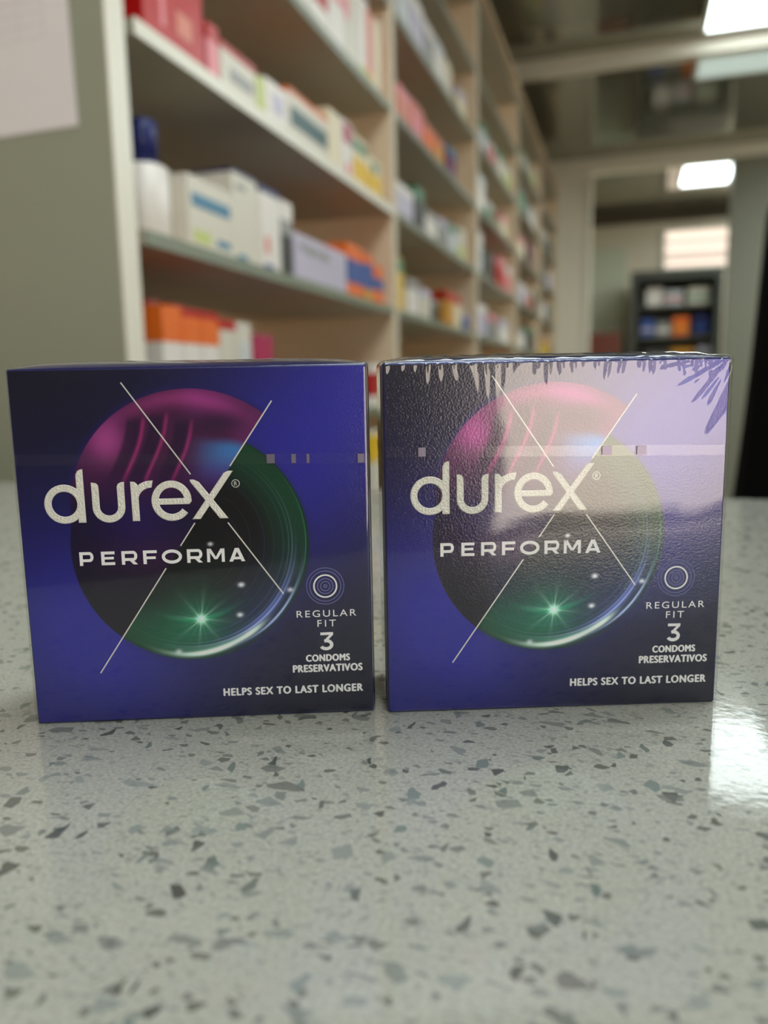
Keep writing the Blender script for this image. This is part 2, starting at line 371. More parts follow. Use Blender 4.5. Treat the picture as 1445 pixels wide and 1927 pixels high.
# nearest bay, top visible shelf (Cz)
carton(1.36, 1.44, Cz, .09, 'red', 'small red carton on the top shelf of the nearest bay', wraps=((0, .4, 'white'),))
carton(1.445, 1.545, Cz, .105, 'red', 'red topped white carton on the top shelf beside the small red one', wraps=((0, .45, 'white'),))
carton(1.55, 1.64, Cz, .13, 'white', 'white carton with pink stripe on the top shelf', wraps=((.75, .9, 'pink'),))
carton(1.645, 1.725, Cz, .17, 'offwhite', 'tall off-white carton on the top shelf with a pink corner', panels=((.0, .25, .5, 1, 'pink'),))
carton(1.73, 1.80, Cz, .18, 'white', 'tall white carton with a salmon side stripe on the top shelf', panels=((.7, 1, .1, .95, 'salmon'),), wraps=((0, .12, 'lime'),))
carton(1.805, 1.875, Cz, .17, 'salmon', 'salmon and cream carton at the far end of the top shelf', panels=((.3, 1, 0, 1, 'cream'), ), wraps=((0, .15, 'yellow'),))
# nearest bay, lower shelf (D)
for i, (a, c) in enumerate(((.905, .953), (.955, 1.003), (1.005, 1.053))):
    carton(a, c, D, .172, 'white', ['orange and white carton nearest the cream post on the lower shelf', 'orange and white carton in the middle of its row of three on the lower shelf', 'orange and white carton with red top, third of its row on the lower shelf'][i],
           'orange and white cartons', wraps=((.70, .93, 'orange'), (.93, 1, ['orange', 'red', 'red'][i])))
for i, (a, c) in enumerate(((.985, 1.03), (1.05, 1.095))):
    carton(a, c, D, .192, 'red', ['dark red carton behind the row of orange and white ones', 'bright red carton behind the end of the orange and white row'][i], xf=-.66, panels=((.4, 1, 0, 1, 'pink'),))
carton(1.056, 1.105, D, .165, 'offwhite', 'off-white carton with red trim beside the orange and white row', wraps=((.9, 1, 'red'),), panels=((.1, .6, .2, .4, 'pink'),))
carton(1.108, 1.158, D, .165, 'offwhite', 'grey-white carton next to the magenta one on the lower shelf', panels=((.2, .8, .5, .8, 'silver'),))
carton(1.165, 1.238, D, .150, 'magenta', 'deep magenta carton on the lower shelf of the nearest bay')
carton(1.30, 1.42, D, .105, 'lilac', 'low lilac carton to the right of the magenta one')
carton(1.43, 1.60, D, .11, 'cream', 'low cream carton with salmon top on the lower shelf', wraps=((.85, 1, 'salmon'),))
carton(1.76, 1.88, D, .115, 'white', 'white carton with a red band seen in the gap between the two blue packets', wraps=((.25, .8, 'red'),))
carton(1.74, 1.88, E0, .20, 'offwhite', 'off-white carton with a yellow top seen low in the gap between the two blue packets', wraps=((.6, .95, 'yellow'),))

# farther bays: (bay, shelf, [(kind, colour, start, width, height, accent)])
stock = {
 (1, 1.85): [('silver', .06, .12, .15, 'white'), ('lilac', .19, .13, .14, 'white'), ('grey', .33, .11, .13, 'white'), ('white', .45, .12, .13, 'silver'), ('offwhite', .58, .10, .12, 'cream'), ('cream', .78, .14, .10, 'lilac')],
 (1, 1.615): [('salmon', .05, .13, .10, 'pink'), ('pink', .19, .12, .105, 'salmon'), ('orange', .32, .13, .09, 'salmon'), ('amber', .46, .11, .09, 'salmon'), ('plum', .62, .13, .11, 'sky')],
 (1, 1.38): [('lilac', .03, .16, .10, 'white'), ('dark', .21, .10, .13, 'green'), ('white', .33, .14, .09, 'grey'), ('grey', .49, .12, .10, 'lilac'), ('silver', .63, .13, .11, 'green'), ('offwhite', .78, .12, .12, 'lime')],
 (1, 1.14): [('yellow', .02, .06, .15, 'green'), ('white', .12, .12, .11, 'grey'), ('offwhite', .26, .12, .10, 'lilac'), ('dark', .40, .08, .08, 'grey'), ('amber', .58, .12, .13, 'red'), ('cream', .71, .12, .13, 'red'), ('blue', .88, .08, .08, 'lilac')],
 (1, .90): [('white', .10, .2, .12, 'sky'), ('green', .35, .15, .14, 'white'), ('salmon', .6, .2, .12, 'white')],
 (2, 1.85): [('silver', .1, .15, .12, 'green'), ('pink', .3, .12, .10, 'white'), ('offwhite', .5, .2, .13, 'green'), ('lime', .75, .15, .12, 'white')],
 (2, 1.615): [('white', .05, .14, .15, 'silver'), ('green', .25, .15, .09, 'white'), ('cream', .6, .2, .11, 'pink')],
 (2, 1.38): [('silver', .02, .12, .17, 'white'), ('dark', .2, .2, .12, 'teal'), ('red', .52, .2, .15, 'pink'), ('pink', .76, .16, .14, 'white')],
 (2, 1.14): [('lilac', .04, .2, .14, 'white'), ('grey', .3, .2, .12, 'pink'), ('white', .6, .25, .12, 'lilac')],
 (2, .90): [('blue', .1, .2, .12, 'white'), ('amber', .55, .2, .13, 'orange'), ('orange', .8, .1, .12, 'white')],
 (3, 2.09): [('offwhite', .2, .3, .1, 'green'), ('lime', .6, .2, .1, 'white')],
 (3, 1.85): [('green', .1, .3, .14, 'dark'), ('white', .55, .3, .12, 'silver')],
 (3, 1.615): [('cream', .1, .25, .12, 'pink'), ('maroon', .5, .25, .15, 'plum')],
 (3, 1.38): [('lilac', .1, .3, .12, 'white'), ('salmon', .5, .2, .12, 'white'), ('dark', .8, .15, .14, 'green')],
 (3, 1.14): [('white', .1, .3, .12, 'grey'), ('dark', .5, .3, .15, 'green')],
 (3, .90): [('dark', .1, .3, .14, 'brown'), ('cream', .5, .3, .13, 'white')],
 (4, 1.85): [('grey', .1, .3, .12, 'white'), ('dark', .5, .3, .12, 'green')],
 (4, 1.615): [('dark', .1, .3, .13, 'teal'), ('lilac', .5, .3, .12, 'white')],
 (4, 1.38): [('white', .1, .3, .12, 'lilac'), ('dark', .5, .3, .13, 'green')],
 (4, 1.14): [('yellow', .3, .35, .12, 'amber'), ('dark', .7, .25, .1, 'brown')],
 (4, .90): [('grey', .1, .3, .12, 'white'), ('brown', .5, .35, .12, 'dark')],
}
LZ = {2.09: 2.10, 1.85: 1.866, 1.615: 1.634, 1.38: 1.398, 1.14: 1.16, .90: .92}
lvname = {2.09: 'fifth shelf above the counter', 1.85: 'fourth shelf above the counter', 1.615: 'third shelf above the counter', 1.38: 'second shelf above the counter', 1.14: 'first shelf above the counter', .90: 'shelf level with the counter top'}
cn = dict(offwhite='off-white', dark='blackish', sky='sky blue', navy='navy', lime='lime green', lilac='pale lilac', silver='silver-grey')
for (bay, z), items in stock.items():
    for (cl, s, w_, h, acc) in items:
        y = Y0+BAY*bay+.02+s
        h = min(h, .2); w_ = min(w_, Y0+BAY*(bay+1)-.03-y)
        if bay == 4: w_ = min(w_, YF-.06-y)
        wr = ((.72, .97, acc),) if acc not in ('lime',) else ((.1, .4, acc),)
        carton(y, y+w_, LZ[z], h, cl, '%s carton on the %s in the %s bay' % (cn.get(cl, cl), lvname[z], ordn[bay]), 'cartons on the farther bays', wraps=wr, depth=.09)

# ---------------------------------------------------------------- back room furniture
def cabinet():
    x0, x1, y0, y1, h = -.03, .76, 7.80, 8.30, 1.965
    t = empty('display_cabinet', ((x0+x1)/2, (y0+y1)/2, 0), 'dark framed display cabinet under the small window of the back room', 'cabinet')
    ox, oy = (x0+x1)/2, (y0+y1)/2
    P = lambda a, b, c, d, e, f: (a-ox, b-ox, c-oy, d-oy, e, f)
    mb = MB()
    mb.box(*P(x0, x0+.06, y0, y1, 0, h), M_darkframe).box(*P(x1-.06, x1, y0, y1, 0, h), M_darkframe).box(*P(x0+.06, x1-.06, y0, y1, h-.08, h), M_darkframe)
    mb.box(*P(x0+.06, x1-.06, y0, y1, 0, .15), M_darkframe).box(*P(x0+.06, x1-.06, y1-.03, y1, .15, h-.08), mat('cabinet_inside', srgb(110, 110, 98), .5))
    mb.build('body', t)
    for z in (.5, .85, 1.16, 1.38, 1.66): MB().box(*P(x0+.06, x1-.06, y0+.06, y1-.03, z-.02, z), mat('cabinet_shelf', srgb(110, 108, 98), .5)).build('shelf', t)
    its = [(1.66, .10, .14, .16, 'white', 'white'), (1.66, .26, .16, .13, 'silver', 'red'), (1.66, .46, .18, .15, 'offwhite', 'green'),
           (1.38, .06, .12, .16, 'blue', 'lilac'), (1.38, .20, .12, .13, 'grey', 'white'), (1.38, .34, .14, .17, 'orange', 'amber'), (1.38, .52, .13, .18, 'navy', 'blue'),
           (1.16, .10, .20, .12, 'dark', 'grey'), (1.16, .33, .2, .11, 'amber', 'brown'), (1.16, .56, .12, .12, 'lilac', 'green')]
    for z, s, w_, h_, c, a in its:
        g = MB(); g.box(-w_/2, w_/2, -.05, .05, 0, h_, pm(c), .003).box(-w_/2-.001, w_/2+.001, -.051, .051, h_*.3, h_*.5, pm(a))
        tag(g.build('goods_carton', None, (x0+.07+s+w_/2-.03, y0+.14, z)), '%s packet on the %s shelf inside the dark display cabinet' % (cn.get(c, c), {1.66: 'top', 1.38: 'second', 1.16: 'third'}[z]), 'box', 'packets in the display cabinet')
cabinet()
t = empty('side_table', (-.27, 7.9, 0), 'low dark side table left of the display cabinet', 'table')
mb = MB(); mb.box(-.2, .2, -.2, .2, 1.05, 1.08, M_darkframe); mb.build('table_top', t)
for sx in (-.18, .18):
    for sy in (-.18, .18): MB().box(sx-.015, sx+.015, sy-.015, sy+.015, 0, 1.05, M_darkframe).build('leg', t)
g = MB().box(-.16, .16, -.14, .14, 0, .34, mat('red_brown_card', srgb(122, 62, 50), .6), .004).box(-.161, .161, -.03, .03, .1, .341, mat('packing_tape', srgb(150, 110, 80), .3))
tag(g.build('storage_box', None, (-.27, 7.9, 1.08)), 'red-brown storage box left of the display cabinet', 'box')

# black draped form of unclear identity beyond the counter at the right edge
def coat():
    bm = bmesh.new(); n = 96; rings = []
    prof = [(1.335, .05, .03), (1.325, .085, .045), (1.30, .115, .06), (1.26, .150, .07), (1.22, .188, .08), (1.18, .222, .085), (1.14, .246, .09), (1.10, .255, .09), (1.04, .258, .092),
            (.98, .261, .094), (.92, .265, .096), (.86, .270, .098), (.78, .276, .10), (.66, .284, .10), (.5, .29, .11), (.34, .295, .115), (.18, .30, .12), (.0, .305, .125)]
    for z, hw, hd in prof:
        t_ = (1.335-z)/1.335; ring = []
        for i in range(n):
            a = 2*math.pi*i/n
            fold = 1+.035*t_*math.sin(a*9+1.3)+.02*t_*math.sin(a*17+t_*2)
            ring.append(bm.verts.new((.36+hw*math.copysign(abs(math.cos(a))**.75, math.cos(a))*(1+(fold-1)*.4), .76+hd*fold*math.sin(a), z)))
        rings.append(ring)
    for a, c in zip(rings, rings[1:]):
        for i in range(n):
            bm.faces.new((a[i], c[i], c[(i+1) % n], a[(i+1) % n]))
    bm.faces.new(rings[0])
    bmesh.ops.subdivide_edges(bm, edges=[e for e in bm.edges], cuts=1, smooth=.6)
    me = bpy.data.meshes.new('coat'); bm.to_mesh(me); bm.free(); me.materials.append(M_black); me.shade_smooth()
    o = link('black_draped_form', me); tag(o, 'plain black draped form at the right edge just beyond the counter', 'clothing')
coat()

# ---------------------------------------------------------------- the two packets
MM = .001
W_, H_, D_ = 66.0, 68.6, 22.0
rng = np.random.default_rng(5)
def smooth(e0, e1, x):
    t = np.clip((x-e0)/(e1-e0), 0, 1); return t*t*(3-2*t)
def vnoise(u, v, s, seed):
    r = np.random.default_rng(seed).random((256, 256))
    x = u/s+37; y = v/s+53; xi = np.floor(x).astype(int); yi = np.floor(y).astype(int); fx = x-xi; fy = y-yi
    fx = fx*fx*(3-2*fx); fy = fy*fy*(3-2*fy)
    g = lambda a, b: r[a % 256, b % 256]
    return (g(xi, yi)*(1-fx)+g(xi+1, yi)*fx)*(1-fy)+(g(xi, yi+1)*(1-fx)+g(xi+1, yi+1)*fx)*fy
def lin(r, g, b): return np.array(srgb(r, g, b)[:3])

def paint(u, v):
    """printed artwork of the packet front, u and v in millimetres from its lower left corner"""
    shp = u.shape+(3,)
    # ground: navy with a bright diagonal sheen of blue ink
    dx, dy = 50.0/69.3, 48.0/69.3
    d = (u-8)*dy-(v-10)*dx
    s = (u-8)*dx+(v-10)*dy
    k = np.exp(-(d/19.0)**2)*(0.55+0.45*smooth(-8, 8, s)*smooth(0, 1, abs(s-34)/30))
    k = np.clip(k+0.25*np.exp(-(((u-3)/18)**2+((v-26)/22)**2)), 0, 1)
    nav, bri = lin(19, 20, 45), lin(43, 41, 162)
    colr = nav*(1-k[..., None])+bri*k[..., None]
    def over(a, c):
        nonlocal colr
        a = np.clip(a, 0, 1)[..., None]; colr = colr*(1-a)+np.asarray(c)*a
    def addl(a, c):
        nonlocal colr
        colr = colr+np.clip(a, 0, 4)[..., None]*np.asarray(c)
    # the two slanted cuts
    l1 = (u-20.6)*(24.85-65.92)-(v-65.92)*(48.97-20.57)          # sign tells the side of cut 1
    l2 = (u-12.87)*(62.07-10.05)-(v-10.05)*(48.15-12.87)         # >0 right of cut 2
    l1 = -l1/49.9; l2 = l2/62.9                                   # signed distances: l1>0 right/above, l2>0 right/below
    rA = np.hypot(u-32.4, v-41.9); rB = np.hypot(u-31.7, v-34.8); RA, RB = 22.7, 22.6
    aa = .10
    inA = smooth(RA+aa, RA-aa, rA); inB = smooth(RB+aa, RB-aa, rB)
    left = smooth(.05, -.05, l2)
    discL = np.maximum(inA, inB)*left
    discR = inB*(1-left)
    # thin darker rim just outside
    over(.55*smooth(RA+1.3, RA, rA)*left*smooth(40, 50, v), lin(34, 26, 104))
    over(.45*smooth(RB+1.5, RB, rB)*(1-left), lin(30, 34, 100))
    # left / upper disc: purple cloth and hand shapes falling to deep indigo
    n1 = vnoise(u, v, 9, 1); n2 = vnoise(u*.8+v*.4, v*.5, 5, 2)
    up = smooth(40, 60, v)
    base = lin(20, 10, 50)*(1-up)[..., None]+lin(104, 34, 98)*up[..., None]
    low = smooth(36, 22, v)
    base = base*(1-low)[..., None]+lin(17, 12, 36)*low[..., None]
    fold = 0.55+.75*smooth(.25, .8, n1)
    base = base*(1+(fold-1)*up)[..., None]
    # highlights on the drape
    hl = np.exp(-((v-(62.9-.055*(u-31)**2*.45))/1.5)**2)*smooth(14, 30, u)*smooth(50, 34, u)
    base = base+(hl*.5*up)[..., None]*lin(170, 60, 130)
    lf = np.exp(-(((u-17.2)/3.2)**2+((v-55.2)/3.6)**2)); base = base+(lf*.75)[..., None]*lin(180, 76, 150)
    # fingers: dark bent strokes with lit rims
    for (fx, fy, ln) in ((22.3, 59.3, 10.5), (26.6, 59.9, 12.0), (31.2, 58.8, 10.5)):
        cxs = fx-.34*(fy-v)+.5*np.sin((fy-v)*.35)
        band = smooth(fy+.8, fy-1.2, v)*smooth(fy-ln-4, fy-ln+2, v)
        w0 = 1.75
        dk = smooth(w0, w0*.45, abs(u-cxs-.2))*band
        base = base*(1-.78*dk)[..., None]+(.78*dk)[..., None]*lin(34, 12, 58)
        rim = np.exp(-((u-cxs-2.0)/.35)**2)*band
        base = base+(rim*.85)[..., None]*lin(150, 34, 100)
    arch = np.exp(-((np.hypot((u-29)*.62, v-50.5)-7.2)/.5)**2)*smooth(50, 54, v)
    mid = np.exp(-(((u-38)/7)**2+((v-58.3)/2.2)**2)); base = base*(1-.7*mid)[..., None]+(.7*mid)[..., None]*lin(38, 14, 62)
    vio = np.exp(-(((u-22)/8)**2+((v-40)/6)**2)); base = base+(vio*.4)[..., None]*lin(40, 14, 110)
    red = np.exp(-(((u-24)/9)**2+((v-33)/3.5)**2)); base = base+(red*.3)[..., None]*lin(70, 10, 50)
    # blue glow where the second disc starts
    edgeB = smooth(RB-.2, RB-2.6, rB+.6*np.sin(u*.4))
    gl = edgeB*np.exp(-(((u-41.5)/6.5)**2+((v-.12*(u-41.5)-53.2)/3.6)**2))*smooth(30, 36, u)
    base = base*(1-gl)[..., None]+gl[..., None]*lin(62, 128, 205)
    vi = edgeB*np.exp(-(((u-38)/5)**2+((v-48.5)/3)**2)); base = base+(vi*.5)[..., None]*lin(50, 34, 130)
    a = discL[..., None]; colr = colr*(1-a)+base*a
    # right / lower disc: green rimmed ring with light trails
    ang = np.arctan2(v-34.8, u-31.7)
    q = rB/RB
    gcol = lin(10, 12, 24)*np.ones(shp)
    rimg = smooth(.55, .93, q)*(.35+.65*smooth(-.9, .5, ang)+.7*smooth(-.9, -1.9, ang))
    gcol = gcol*(1-np.clip(rimg, 0, 1))[..., None]+np.clip(rimg, 0, 1)[..., None]*lin(10, 66, 46)
    blu = smooth(.35, .95, q)*np.exp(-((ang+.85)/.55)**2); gcol = gcol*(1-blu*.8)[..., None]+(blu*.8)[..., None]*lin(40, 44, 96)
    gb = np.exp(-(((u-29)/8)**2+((v-18.5)/5.5)**2)); gcol = gcol+(gb*.75)[..., None]*lin(8, 92, 66)
    gcol = gcol*(1-.35*smooth(.96, 1.0, q))[..., None]
    for (rc, wd, amp, a0, aw, cc) in ((.62, .004, .10, -.4, 1.5, (90, 100, 160)), (.70, .003, .12, -.2, 1.3, (60, 120, 120)), (.78, .004, .16, -.6, 1.3, (90, 110, 190)),
                                      (.825, .003, .22, -.3, 1.0, (110, 150, 170)), (.855, .004, .35, -.7, .9, (150, 170, 220)), (.50, .003, .07, -.3, 1.3, (120, 120, 170)),
                                      (.885, .005, .6, -.95, .55, (190, 205, 240)), (.40, .003, .07, -.2, 1.2, (120, 120, 170)), (.97, .003, .30, -.2, .7, (90, 190, 160)),
                                      (.875, .020, .55, -.75, .38, (110, 130, 230)), (.905, .012, .25, -1.35, .4, (150, 220, 210))):
        ring = np.exp(-((q-rc-.012*np.sin(ang*2))/wd)**2*.5)*np.exp(-((ang-a0)/aw)**2)
        gcol = gcol+(amp*ring)[..., None]*lin(*cc)
    # broad white sweep along the lower rim and bluish hot edge to its right
    sw = np.exp(-((q-.935-.03*np.sin(ang*3+1))/.020)**2)*(np.exp(-((ang+1.42)/.30)**2)*.9+np.exp(-((ang+1.02)/.13)**2)*.55)
    gcol = gcol+(sw*2.1)[..., None]*lin(215, 240, 232)
    ed = np.exp(-((q-.948)/.008)**2)*np.exp(-((ang+.72)/.30)**2); gcol = gcol+(ed*1.3)[..., None]*lin(170, 190, 235)
    nf = vnoise(u, v, 1.6, 7); hz = np.exp(-((q-.93)/.03)**2)*np.exp(-((ang+.8)/.35)**2)*smooth(.5, .9, nf); gcol = gcol+(hz*.4)[..., None]*lin(90, 110, 200)
    for (px, py, r, amp) in ((40.9, 26.9, .45, 1.1), (40.4, 20.9, .45, 1.1), (35.4, 35.1, .36, .9), (50.3, 25.6, .42, .9), (45.2, 10.0, .0, 0), (28.2, 13.9, .5, .6)):
        if r: gcol = gcol+(amp*np.exp(-(((u-px)*.85-(v-py)*.3)**2+((v-py)*1.1+(u-px)*.2)**2)/(r*r)))[..., None]*lin(235, 240, 255)
    ru, rv = u-32.9, v-20.3; rr = np.hypot(ru, rv)+1e-6; th = np.arctan2(rv, ru)
    star = np.exp(-(rr/.85)**2)*1.4+(np.abs(np.cos(th*4+.5))**18)*np.exp(-rr/1.5)*.9+np.abs(np.cos(th*9))**8*np.exp(-rr/1.1)*.4
    gcol = gcol+star[..., None]*lin(200, 250, 230)+(np.exp(-rr/2.6)*.35)[..., None]*lin(20, 200, 140)
    streak = np.exp(-((rv-.12*ru-.035*ru*ru)/.45)**2)*np.exp(-(ru/5)**2); gcol = gcol+(streak*.35)[..., None]*lin(40, 200, 140)
    a = discR[..., None]; colr = colr*(1-a)+gcol*a
    # tiny print grain
    colr *= (1+.06*(rng.random(u.shape)-.5))[..., None]
    return np.clip(colr, 0, 1)

def ink_material():
    m = bpy.data.materials.new('foil_print'); m.use_nodes = True
    nt = m.node_tree; N = nt.nodes; L = nt.links; b = N['Principled BSDF']
    at = N.new('ShaderNodeAttribute'); at.attribute_name = 'print'
    L.new(at.outputs['Color'], b.inputs['Base Color'])
    b.inputs['Metallic'].default_value = .2; b.inputs['Roughness'].default_value = .36
    b.inputs['Specular IOR Level'].default_value = .2
    tc = N.new('ShaderNodeTexCoord'); n = N.new('ShaderNodeTexNoise'); n.inputs['Scale'].default_value = 2600; n.inputs['Detail'].default_value = 2
    L.new(tc.outputs['Object'], n.inputs['Vector'])
    bp = N.new('ShaderNodeBump'); bp.inputs['Strength'].default_value = .12; bp.inputs['Distance'].default_value = .0002
    L.new(n.outputs['Fac'], bp.inputs['Height']); L.new(bp.outputs[0], b.inputs['Normal'])
    b.inputs['Coat Weight'].default_value = .8; b.inputs['Coat Roughness'].default_value = .07
    n3 = N.new('ShaderNodeTexNoise'); n3.inputs['Scale'].default_value = 2400; n3.inputs['Detail'].default_value = 3
    L.new(tc.outputs['Object'], n3.inputs['Vector'])
    b3 = N.new('ShaderNodeBump'); b3.inputs['Strength'].default_value = .16; b3.inputs['Distance'].default_value = .0003
    L.new(n3.outputs['Fac'], b3.inputs['Height']); L.new(b3.outputs[0], b.inputs['Coat Normal'])
    return m
M_print = ink_material()
M_navy = mat('navy_carton', srgb(34, 34, 92), .3, .3, bump=.1, nscale=2000)
M_silver = mat('silver_foil', srgb(235, 233, 226), .36, .35, bump=.35, nscale=2600, noise=.08)
M_line = mat('silver_line', srgb(226, 225, 222), .4, .2)
M_white = mat('white_ink', srgb(244, 243, 246), .4)
M_dim = mat('periwinkle_ink', srgb(88, 88, 150), .4)

def film_material(name, fac, rough=.03, tint=(1, 1, 1, 1), haze=0.0, scratches=True):
    m = bpy.data.materials.new(name); m.use_nodes = True
    nt = m.node_tree; N = nt.nodes; L = nt.links; N.clear()
    out = N.new('ShaderNodeOutputMaterial'); mix = N.new('ShaderNodeMixShader')
    tr = N.new('ShaderNodeBsdfTransparent'); gl = N.new('ShaderNodeBsdfGlossy'); gl.inputs['Roughness'].default_value = rough
    tr.inputs['Color'].default_value = tint
    fr = N.new('ShaderNodeFresnel'); ge = N.new('ShaderNodeNewGeometry')
    io = N.new('ShaderNodeMapRange'); io.inputs['To Min'].default_value = 1.5; io.inputs['To Max'].default_value = 1/1.5
    L.new(ge.outputs['Backfacing'], io.inputs['Value']); L.new(io.outputs[0], fr.inputs['IOR'])   # the same reflection from both sides of the thin film
    ml = N.new('ShaderNodeMath'); ml.operation = 'MULTIPLY'; ml.inputs[1].default_value = fac; ml.use_clamp = True
    L.new(fr.outputs[0], ml.inputs[0]); L.new(ml.outputs[0], mix.inputs[0])
    L.new(tr.outputs[0], mix.inputs[1]); L.new(gl.outputs[0], mix.inputs[2])
    last = mix.outputs[0]
    if haze:
        df = N.new('ShaderNodeBsdfDiffuse'); df.inputs['Color'].default_value = (.8, .8, .85, 1)
        m2 = N.new('ShaderNodeMixShader'); m2.inputs[0].default_value = haze
        L.new(last, m2.inputs[1]); L.new(df.outputs[0], m2.inputs[2]); last = m2.outputs[0]
    L.new(last, out.inputs['Surface'])
    return m
M_film = film_material('clear_film', 1.3)
M_tape = film_material('tear_tape_film', .6, .10, haze=.006)
M_fold = film_material('film_fold', 2.0, .08, haze=.10)

def grid_front():
    nu, nv = 560, 584
    us = np.linspace(.35, W_-.35, nu); vs = np.linspace(.35, H_-.35, nv)
    U, V = np.meshgrid(us, vs)
    cpr = paint(U, V)
    Y = -.02-.12*np.sin(np.pi*U/W_)*np.sin(np.pi*V/H_)
    co = np.stack([(U-W_/2)*MM, Y*MM, V*MM], -1).reshape(-1, 3)
    me = bpy.data.meshes.new('front_panel')
    i = np.arange((nv-1)*(nu-1)); r, c = i//(nu-1), i % (nu-1); a = r*nu+c
    faces = np.stack([a, a+1, a+1+nu, a+nu], -1).astype(np.int32)
    me.vertices.add(len(co)); me.vertices.foreach_set('co', co.astype(np.float32).ravel())
    me.loops.add(faces.size); me.loops.foreach_set('vertex_index', faces.ravel())
    me.polygons.add(len(faces)); me.polygons.foreach_set('loop_start', (np.arange(len(faces))*4).astype(np.int32))
    try: me.polygons.foreach_set('loop_total', np.full(len(faces), 4, np.int32))
    except Exception: pass
    me.update(calc_edges=True)
    at = me.color_attributes.new('print', 'FLOAT_COLOR', 'POINT')
    rgba = np.concatenate([cpr.reshape(-1, 3), np.ones((len(co), 1))], 1).astype(np.float32)
    at.data.foreach_set('color', rgba.ravel())
    me.materials.append(M_print); me.shade_smooth()
    return me

def rounded_shell(w, d, h, r, off, disp, nx, ny, nz, mats, name):
    """closed rounded box; x centred, y from -off to d+off, z from 0; disp(p, n) moves each point"""
    def ax(lo, hi, n):
        e = [lo+r*.0, lo+r*.3, lo+r*.65, lo+r]; f = [hi-r, hi-r*.65, hi-r*.3, hi]
        return e+list(np.linspace(lo+r, hi-r, n+2)[1:-1])+f
    x0, x1, y0, y1, z0, z1 = -w/2-off, w/2+off, -off, d+off, 0.0, h+off
    X, Y, Z = ax(x0, x1, nx), ax(y0, y1, ny), ax(z0, z1, nz)
    bm = bmesh.new(); cache = {}
    def vert(x, y, z):
        key = (round(x, 5), round(y, 5), round(z, 5))
        if key in cache: return cache[key]
        c = np.array([min(max(x, x0+r), x1-r), min(max(y, y0+r), y1-r), min(max(z, z0+r), z1-r)])
        q = np.array([x, y, z])-c; l = np.linalg.norm(q); n_ = q/l if l > 1e-9 else np.array([0, 0, 1.])
        p = disp(c+n_*r, n_)
        cache[key] = bm.verts.new(p*MM); return cache[key]
    def face(P, Q, fn, flip):
        for i in range(len(P)-1):
            for j in range(len(Q)-1):
                vs = [fn(P[i], Q[j]), fn(P[i+1], Q[j]), fn(P[i+1], Q[j+1]), fn(P[i], Q[j+1])]
                if flip: vs.reverse()
                f = bm.faces.new([vert(*v) for v in vs]); f.smooth = True
    face(X, Z, lambda a, b: (a, y0, b), False); face(X, Z, lambda a, b: (a, y1, b), True)
    face(X, Y, lambda a, b: (a, b, z1), False); face(X, Y, lambda a, b: (a, b, z0), True)
    face(Y, Z, lambda a, b: (x1, a, b), False); face(Y, Z, lambda a, b: (x0, a, b), True)
    me = bpy.data.meshes.new(name); bm.to_mesh(me); bm.free()
    for m in mats: me.materials.append(m)
    return me

def top_bulge(p, n_, amt=.85):
    if p[2] > H_-1.2:
        ed = np.clip((p[1])/2.5, 0, 1); sx = 1-(abs(p[0])/(W_/2))**6
        p = p+np.array([0, 0, amt*ed*sx*np.clip((D_-p[1])/3, 0, 1)])
    return p

def n1(x, seed, s=1.0):
    return float(vnoise(np.array([x]), np.array([seed*3.3]), s, seed)[0])
_NT = {k: np.random.default_rng(k).random((128, 128)) for k in (11, 12, 13, 14)}
def n2f(u, v, s, k):
    t = _NT[k]; x, y = u/s+20, v/s+20; xi, yi = int(math.floor(x)), int(math.floor(y)); fx, fy = x-xi, y-yi
    fx = fx*fx*(3-2*fx); fy = fy*fy*(3-2*fy); g = lambda a, b: t[a % 128, b % 128]
    return (g(xi, yi)*(1-fx)+g(xi+1, yi)*fx)*(1-fy)+(g(xi, yi+1)*(1-fx)+g(xi+1, yi+1)*fx)*fy-.5

def film_disp(amount):
    def f(p, n_):
        p = top_bulge(p, n_, .9)
        u, v = p[0]+W_/2, p[2]
        if n_[1] < -.5:
            d = .10*n2f(u, v, 16, 11)*(.25+amount)
            if amount > 0:
                # gathered film along the top edge: short upright ridges
                lg = .7+2.6*max(0, n2f(u, 31, 2.6, 14)+.35)*smooth(66, 30, u) + .9*smooth(30, 60, u)
                e = math.exp(-(max(0, H_-v)/lg)**1.5)*smooth(0, .8, H_-v)
                ph = u*2.5+4.5*n2f(u, 0, 3.5, 12)+.5*(H_-v)*n2f(u, 17, 7, 11)
                d += .34*e*(max(0, math.sin(ph+.35*(H_-v)*math.sin(u*.31)))**1.3)*(.35+1.3*max(0, n2f(u, 3, 2.1, 13)+.4))
                d += .12*n2f(u*1.6+v*.6, v*.9, 1.6, 11)*math.exp(-(max(0, H_-v)/2.6)**2)*smooth(20, 44, u)
                # fan of creases from the upper right corner
                rx, ry = W_+1-u, H_+1.5-v; r_ = math.hypot(rx, ry); th = math.atan2(ry, rx)
                fan = math.exp(-(r_/17)**2)*min(1, r_/4)
                d += .13*fan*math.sin(th*11+.10*r_+3.5*n2f(th*6, r_*.10, 1, 14))
                # soft billows over the upper right
                d += .20*n2f(u*1.0+v*.5, v, 7.5, 13)*math.exp(-(((u-54)/15)**2+((v-61)/7.5)**2))
                d += .010*n2f(u*.6, v*1.5, 4, 12)
                # faint crinkles near the bottom edge
                e2 = math.exp(-max(0, v)/2.2)*smooth(0, .9, v)
                d += .05*e2*math.sin(u*1.5+1.0*v+4*n2f(u, 9, 6, 14))
                d = max(d, -.07)
            p = p+np.array([0, -d, 0])
        elif n_[2] > .5:
            p = p+np.array([0, 0, (.12 if amount == 0 else .22)*(n2f(u*1.3, p[1]*.7, 2.2, 12)+.3)])
        return p
    return f

